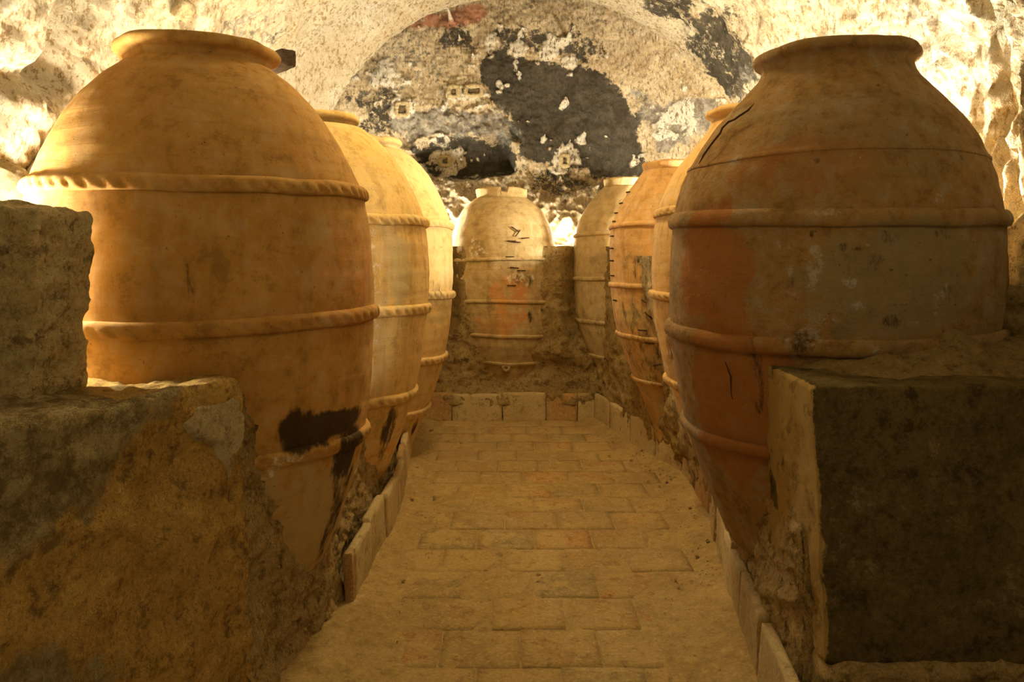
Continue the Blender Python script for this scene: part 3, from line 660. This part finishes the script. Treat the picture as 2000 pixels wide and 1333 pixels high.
R1_SPOTS = [(_r.choice(('tar', 'tar', 'pale')), _r.uniform(-.25, .75), _r.uniform(1.40, 1.80), _r.choice((.018, .03, .06, .09)), _r.choice((.010, .02, .04)), _r.uniform(.38, .62)) for _ in range(34)]
R1_SPOTS += [(_r.choice(('pale', 'tar')), _r.uniform(-.7, .9), _r.uniform(1.9, 2.35), _r.uniform(.02, .06), _r.uniform(.01, .03), _r.uniform(.33, .5)) for _ in range(18)]
j1 = jar('storage_jar', 'large weathered clay jar at the right front with flaking crust and mossy grey patches', 1.456, 3.82, PR1, (2.535, 2.645, .328, .368), [(1.855, .036, .026), (1.35, .036, .028), (.905, .03, .024), (2.12, .012, .006)], c8, seed=8., rope=False, lean=(.036, 0), nphi=420, wob=.009,
    stains_tints=[('grey', .35, 1.60, .62, .30, .85), ('grey', .3, 2.1, .7, .25, .4), *R1_SPOTS, ('red', -.72, 1.6, .34, .36, 1.2), ('red', -.5, 1.08, .6, .38, 1.1), ('red', -.1, 2.05, .6, .18, .6), ('red', .25, 1.48, .12, .15, .6), ('tar', -.12, 1.36, .16, .07, .5), ('tar', .53, 1.31, .13, .06, .75), ('pale', -.10, 1.38, .12, .05, .7), ('pale', -.02, 1.87, .12, .025, .85), ('pale', -.08, 1.66, .07, .10, .62), ('pale', .1, 1.6, .05, .03, .7), ('pale', .22, 1.35, .06, .02, .8), ('tar', .0, 1.62, .3, .2, .22), ('tar', -.38, 1.2, .06, .3, .4)])  # broad red marks on the left flank paint the lit orange strip there
# cracks and the broken foot of the right front jar
def on_jar(J, X, Y, pts, out_=.002):
    zq, rq = J[1]; face = math.atan2(-Y, -X); res = []
    for dp, zc in pts:
        q = float(np.interp(zc, zq, rq)) + out_; res.append((math.cos(face + dp) * q, math.sin(face + dp) * q, zc))
    return res
tube('crack', on_jar(j1, 1.456, 3.82, [(-.62, 2.36), (-.64, 2.33), (-.70, 2.31), (-.74, 2.295), (-.80, 2.29), (-.84, 2.265), (-.83, 2.24), (-.88, 2.20), (-.93, 2.15), (-.95, 2.11)]), .0045, M_iron, j1[0], 6)
tube('crack', on_jar(j1, 1.456, 3.82, [(-.58, 1.26), (-.55, 1.2), (-.56, 1.12), (-.53, 1.05), (-.51, .98)]), .0035, M_iron, j1[0], 6)
fc = j1[2]
def shard():
    pts = []
    for k, dp in enumerate(np.linspace(-.95, -.28, 14)):
        zt = .415; zb = .30 + .04 * math.sin(k * 2.1) + (.05 if k in (5, 6) else 0); row = []
        for zq in np.linspace(zb, zt, 6):
            q = .40 + (zq - .40) * .45 + .004; row.append((math.cos(fc + dp) * q, math.sin(fc + dp) * q, zq))
        for zq in np.linspace(zt, zb, 6):
            q = .37 + (zq - .40) * .45; row.append((math.cos(fc + dp) * q, math.sin(fc + dp) * q, zq))
        pts.append(row)
    P = np.array(pts); bf = grid('broken_foot', P, c8, j1[0], cv=True, attrs={a: 0 * P[..., 0] for a in ATTRS}); bf['label'] = 'broken jagged edge of the foot'
shard()

# ------------------------------------------------------------------ the two piers in front
def pier_left():
    root = empty('stone_pier', (-1.5, 2.6, 0)); tag(root, 'low rough masonry pier at the left front with a pale mortar patch on its corner', 'pier')
    zt = 1.235
    lo = [(-1.72, 1.42, -.02), (-.955, 3.02, -.02), (-1.25, 3.30, -.02), (-2.85, 3.10, -.02)]
    hi = [(-1.70, 1.42, zt), (-1.0, 3.0, zt), (-1.22, 3.28, zt), (-2.85, 3.10, zt)]
    V, F = block_mesh(lo + hi, n=(120, 60, 90), r=.035, amp=.028, ns=3.2, seed=3., rough=.012)
    off = np.array((-1.5, 2.6, 0))
    # along the front face: u metres from the right end, z up
    d = np.array((-.70, -1.58)) / math.hypot(.70, 1.58); u = (V[:, 0] + 1.0) * d[0] + (V[:, 1] - 3.0) * d[1]
    jag = .10 * fbm(V, 3, 4, .6, 7)
    gp = [(.30, 1.3), (.45, 1.12), (.62, .98), (.80, .85), (1.05, .78), (2.0, .6), (2.0, 1.4), (.3, 1.4)]
    grey = .95 * (1 - sstep(-.08, .06, poly_sd(u, V[:, 2], gp) + jag))
    grey = np.maximum(grey, .85 * (1 - sstep(-.1, .1, poly_sd(u, V[:, 2], [(.45, .0), (.6, .5), (.95, .62), (2., .5), (2., -.1), (.4, -.1)]) + jag)))
    soot_dark = .5 * np.exp(-(((V[:, 2] - (.98 - .5 * (u - .62))) / .04) ** 2)) * sstep(.35, .6, u) + .3 * np.clip(fbm(V, 2., 3, .6, 5), 0, 1)
    pale = .35 * sstep(1.17, 1.22, V[:, 2]) + .5 * (1 - sstep(-.08, .08, poly_sd(u, V[:, 2], [(-.02, .52), (.14, .56), (.18, .42), (.10, .30), (-.02, .32)]) + jag))
    quads('pier_body', V - off, F, M_pier_l, root, dict(grey=grey, soot_dark=np.clip(soot_dark, 0, 1), pale=pale))
    # mortar patch lying on the face and the corner
    n = 46; nu, nz = n, n
    U, Zq = np.meshgrid(np.linspace(-.03, .36, nu), np.linspace(.80, 1.215, nz), indexing='ij')
    nrm = np.array((1.58, -.70)) / math.hypot(.70, 1.58)
    sd = poly_sd(U, Zq, [(-.02, 1.21), (.27, 1.20), (.30, 1.13), (.24, 1.06), (.14, 1.02), (.10, .96), (.065, .86), (.03, .93), (.0, 1.0), (-.02, 1.05)])
    Q = np.stack([U, 0 * U, Zq], -1); sd = sd + .025 * fbm(Q, 9, 3)
    hgt = .036 * (1 - sstep(-.03, .008, sd)) - .03 + .006 * fbm(Q, 12, 4, .6)
    slant = (zt - Zq) * .028
    X = -1.0 + d[0] * U + nrm[0] * (hgt + .012 + slant); Y = 3.0 + d[1] * U + nrm[1] * (hgt + .012 + slant)
    P = np.stack([X, Y, Zq], -1) - off
    F = grid_faces(nu, nz); keep = (sd.ravel()[F].min(1) < .02)
    z0 = np.zeros(U.size); tag(quads('mortar_patch', P.reshape(-1, 3), F[keep], M_mortar, root, dict(grey=z0, soot_dark=z0, pale=z0)), 'pale mortar patch on the corner')
    return root
pier_left()
def pier_right():
    root = empty('stone_pier', (2.0, 3.0, 0)); tag(root, 'square cut stone pier at the right front with a smooth dark face', 'pier')
    zt = 1.262
    lo = [(1.052, 2.74, .33), (3.3, 2.74, .33), (3.3, 3.36, .33), (1.07, 3.34, .33)]
    hi = [(1.010, 2.74, zt), (3.3, 2.74, zt + .02), (3.3, 3.36, zt + .02), (1.02, 3.34, zt)]
    V, F = block_mesh(lo + hi, n=(130, 40, 70), r=.016, amp=.012, ns=3., seed=13., rough=.006)
    off = np.array((2.0, 3.0, 0))
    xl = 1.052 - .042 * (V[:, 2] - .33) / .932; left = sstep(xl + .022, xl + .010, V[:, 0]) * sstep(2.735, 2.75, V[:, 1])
    jag = fbm(V, 2.2, 4, .6, 3)
    quads('pier_block', V - off, F, M_pier_r, root, dict(grey=.22 * (1 - left) + .15 * jag, soot_dark=.22 * np.clip(jag, 0, 1), pale=left * (1.15 + .3 * jag)))  # pale mask paints the aisle light onto the left face
    V, F = block_mesh([(1.075, 2.70, -.02), (3.3, 2.70, -.02), (3.3, 3.4, -.02), (1.09, 3.4, -.02), (1.06, 2.72, .34), (3.3, 2.72, .34), (3.3, 3.4, .34), (1.07, 3.4, .34)], n=(70, 24, 20), r=.04, amp=.03, ns=5, seed=5, rough=.015)
    z0 = np.zeros(len(V)); quads('footing', V - off, F, M_rubble, root, dict(grey=z0, soot_dark=z0 + .2, pale=z0))
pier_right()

# dirt lying on the right pier round the jar's shoulder
def mound():
    nx, ny = 130, 110
    X, Y = np.meshgrid(np.linspace(1.03, 2.8, nx), np.linspace(2.80, 4.4, ny), indexing='ij')
    dj = np.hypot(X - 1.456, Y - 3.82)
    Z = 1.245 + .05 * sstep(2.85, 3.2, Y) + .05 * sstep(1.0, .72, dj) * sstep(1.1, 1.5, X) + .30 * sstep(1.8, 2.5, X) * sstep(3.0, 3.7, Y)
    Q = np.stack([X, Y, 0 * X], -1)
    Z += .02 * fbm(Q, 4, 4, .6) + .008 * fbm(Q, 20, 3, .6) - .05 * sstep(1.2, 1.03, X)
    Z += .07 * np.exp(-(((X - 1.68) / .10) ** 2 + ((Y - 3.12) / .14) ** 2))
    o = grid('dirt_mound', np.stack([X, Y, Z], -1), M_dirt, attrs=dict(grey=0 * X, pale=0 * X, soot_dark=.3 * np.clip(fbm(Q, 3, 3), 0, 1)))
    tag(o, 'brown loose dirt banked on the right pier against the weathered jar', 'dirt', kind='stuff')
mound()

# ------------------------------------------------------------------ loose stones and small things
def stone(name, label, cat, corners, mat, seed, n=36, r=.08, amp=.06, ns=3.5, rough=.015, grey=.1, pale=.1):
    c = np.array(corners, float); off = np.array((c[:, 0].mean(), c[:, 1].mean(), c[:, 2].min()))
    root_V, F = block_mesh(corners, n=n, r=r, amp=amp, ns=ns, seed=seed, rough=rough)
    jag = fbm(root_V, 4, 3, .6, seed)
    o = quads(name, root_V - off, F, mat, None, dict(grey=grey + .3 * jag, soot_dark=.25 * np.clip(jag, 0, 1), pale=pale + 0 * jag)); o.location = off
    return tag(o, label, cat)
stone('stone_block', 'rough squared block of stone standing on top of the left pier', 'stone',
      [(-2.35, 2.42, 1.22), (-1.56, 2.64, 1.22), (-1.52, 2.94, 1.22), (-2.3, 2.92, 1.22), (-2.3, 2.46, 1.885), (-1.535, 2.64, 1.86), (-1.50, 2.92, 1.85), (-2.3, 2.88, 1.90)], M_boulder, 3., n=72, r=.022, amp=.022, ns=4.2, rough=.018, grey=.02)
stone('stone_block', 'pale rounded stone behind the rough block against the cave wall', 'stone',
      box_corners(-2.9, -2.34, 3.85, 4.3, 1.15, 2.16), M_mortar, 9., n=34, r=.18, amp=.05, ns=3, pale=.4)
stone('boulder', 'dark rounded boulder behind the dirt at the right of the weathered jar', 'stone',
      box_corners(2.28, 2.85, 3.65, 4.15, 1.42, 1.93), M_boulder, 15., n=34, r=.2, amp=.05, ns=3, grey=.4)
stone('earth_clump', 'dark clump of earth stuck beside the foot of the weathered jar on the right', 'earth',
      box_corners(2.02, 2.16, 3.36, 3.5, 1.36, 1.56), M_dirt, 21., n=18, r=.06, amp=.03, ns=9)

# round opening edge showing between the left jar and the pale stone
def niche():
    root = empty('niche', (-2.42, 4.69, 1.75)); tag(root, 'dark grey arched niche with a pale rounded edge behind the left front jar', 'niche')
    a = np.linspace(-.2, np.pi + .2, 50); R = .60
    pts = [(.06 * math.cos(t), R * math.cos(t), R * math.sin(t)) for t in a]
    tube('arched_edge', pts, .035, M_plasteredge, root, 10)
    P = np.array([[(q * .06 * math.cos(t) - .03, q * R * math.cos(t), q * R * math.sin(t)) for q in np.linspace(0.02, 1, 12)] for t in a])
    T = np.concatenate([P, P[:, ::-1] + np.array((-.06, 0, 0))], 1)
    grid('recess', T, M_greyniche, root)
niche()
def beam():
    root = empty('wooden_beam', (-1.67, 5.0, 3.0)); tag(root, 'short dark wooden beam end sticking out behind the rim of the left front jar', 'beam')
    x0, z0 = -1.42 - .02, EYE + (500 - 115) / 1600 * 5.05
    a, b = np.array((-1.365, 5.02, z0)), np.array((-2.62, 6.25, z0 - .05)); d = (b - a) / np.linalg.norm(b - a); nn = np.array((-d[1], d[0], 0)) * .05; up = np.array((0, 0, .053))
    V, F = block_mesh([b - nn - up, a - nn - up, a + nn - up, b + nn - up, b - nn + up, a - nn + up, a + nn + up, b + nn + up], n=(30, 6, 6), r=.008, amp=.006, ns=8, seed=2)
    quads('beam', V - np.array((-1.67, 5.0, 3.0)), F, M_wood, root)
beam()
def peg():
    V, F = block_mesh(box_corners(-.045, .045, -.2, .2, -.07, .07), n=(8, 10, 8), r=.012, amp=.008, ns=9, seed=4)
    o = quads('wooden_peg', V, F, M_mortar); o.location = (-2.28, 5.55, 3.41); o.rotation_euler = (.5, .3, .9)
    tag(o, 'small squared peg stuck in the cave vault above the left front jar', 'peg')
peg()

# crumbs of stone and plaster swept to the sides of the aisle
def crumbs():
    rnd = random.Random(11); V = []; F = []
    ico = np.array([(0, 0, 1), (.9, 0, .3), (.28, .85, .3), (-.72, .53, .3), (-.72, -.53, .3), (.28, -.85, .3), (.72, .53, -.4), (-.28, .85, -.4), (-.9, 0, -.4), (-.28, -.85, -.4), (.72, -.53, -.4), (0, 0, -.8)])
    fi = [(0, 1, 2), (0, 2, 3), (0, 3, 4), (0, 4, 5), (0, 5, 1), (1, 6, 2), (2, 7, 3), (3, 8, 4), (4, 9, 5), (5, 10, 1), (6, 7, 2), (7, 8, 3), (8, 9, 4), (9, 10, 5), (10, 6, 1), (11, 7, 6), (11, 8, 7), (11, 9, 8), (11, 10, 9), (11, 6, 10)]
    for k in range(700):
        y = rnd.uniform(2.6, 8.2); side = rnd.random()
        e = abs(rnd.gauss(0, .14)) + .02
        x = rx(y) - e if side < .62 else (lx(y) + e if side < .93 else rnd.uniform(lx(y), rx(y)))
        s = rnd.uniform(.002, .006) if rnd.random() < .93 else rnd.uniform(.007, .016)
        jit = np.array([[rnd.uniform(.7, 1.2) for _ in range(3)] for _ in range(12)])
        R = rnd.uniform(0, 6.28); P = ico * jit * s * (1, 1, .7); c, sn = math.cos(R), math.sin(R)
        P = np.stack([P[:, 0] * c - P[:, 1] * sn, P[:, 0] * sn + P[:, 1] * c, P[:, 2]], 1) + (x, y, .012 + s * .4 + .03 * max(0, 1 - e / .12))
        F += [[a + len(V) * 12 for a in f] for f in fi]; V.append(P)
    n = len(V) * 12; z0 = np.zeros(n)
    o = quads('rubble_crumbs', np.concatenate(V), F, M_rubble, None, dict(grey=z0, soot_dark=z0, pale=z0), smooth=False)
    tag(o, 'small crumbs of stone and plaster strewn along the edges of the tiled aisle', 'rubble', kind='stuff')
crumbs()
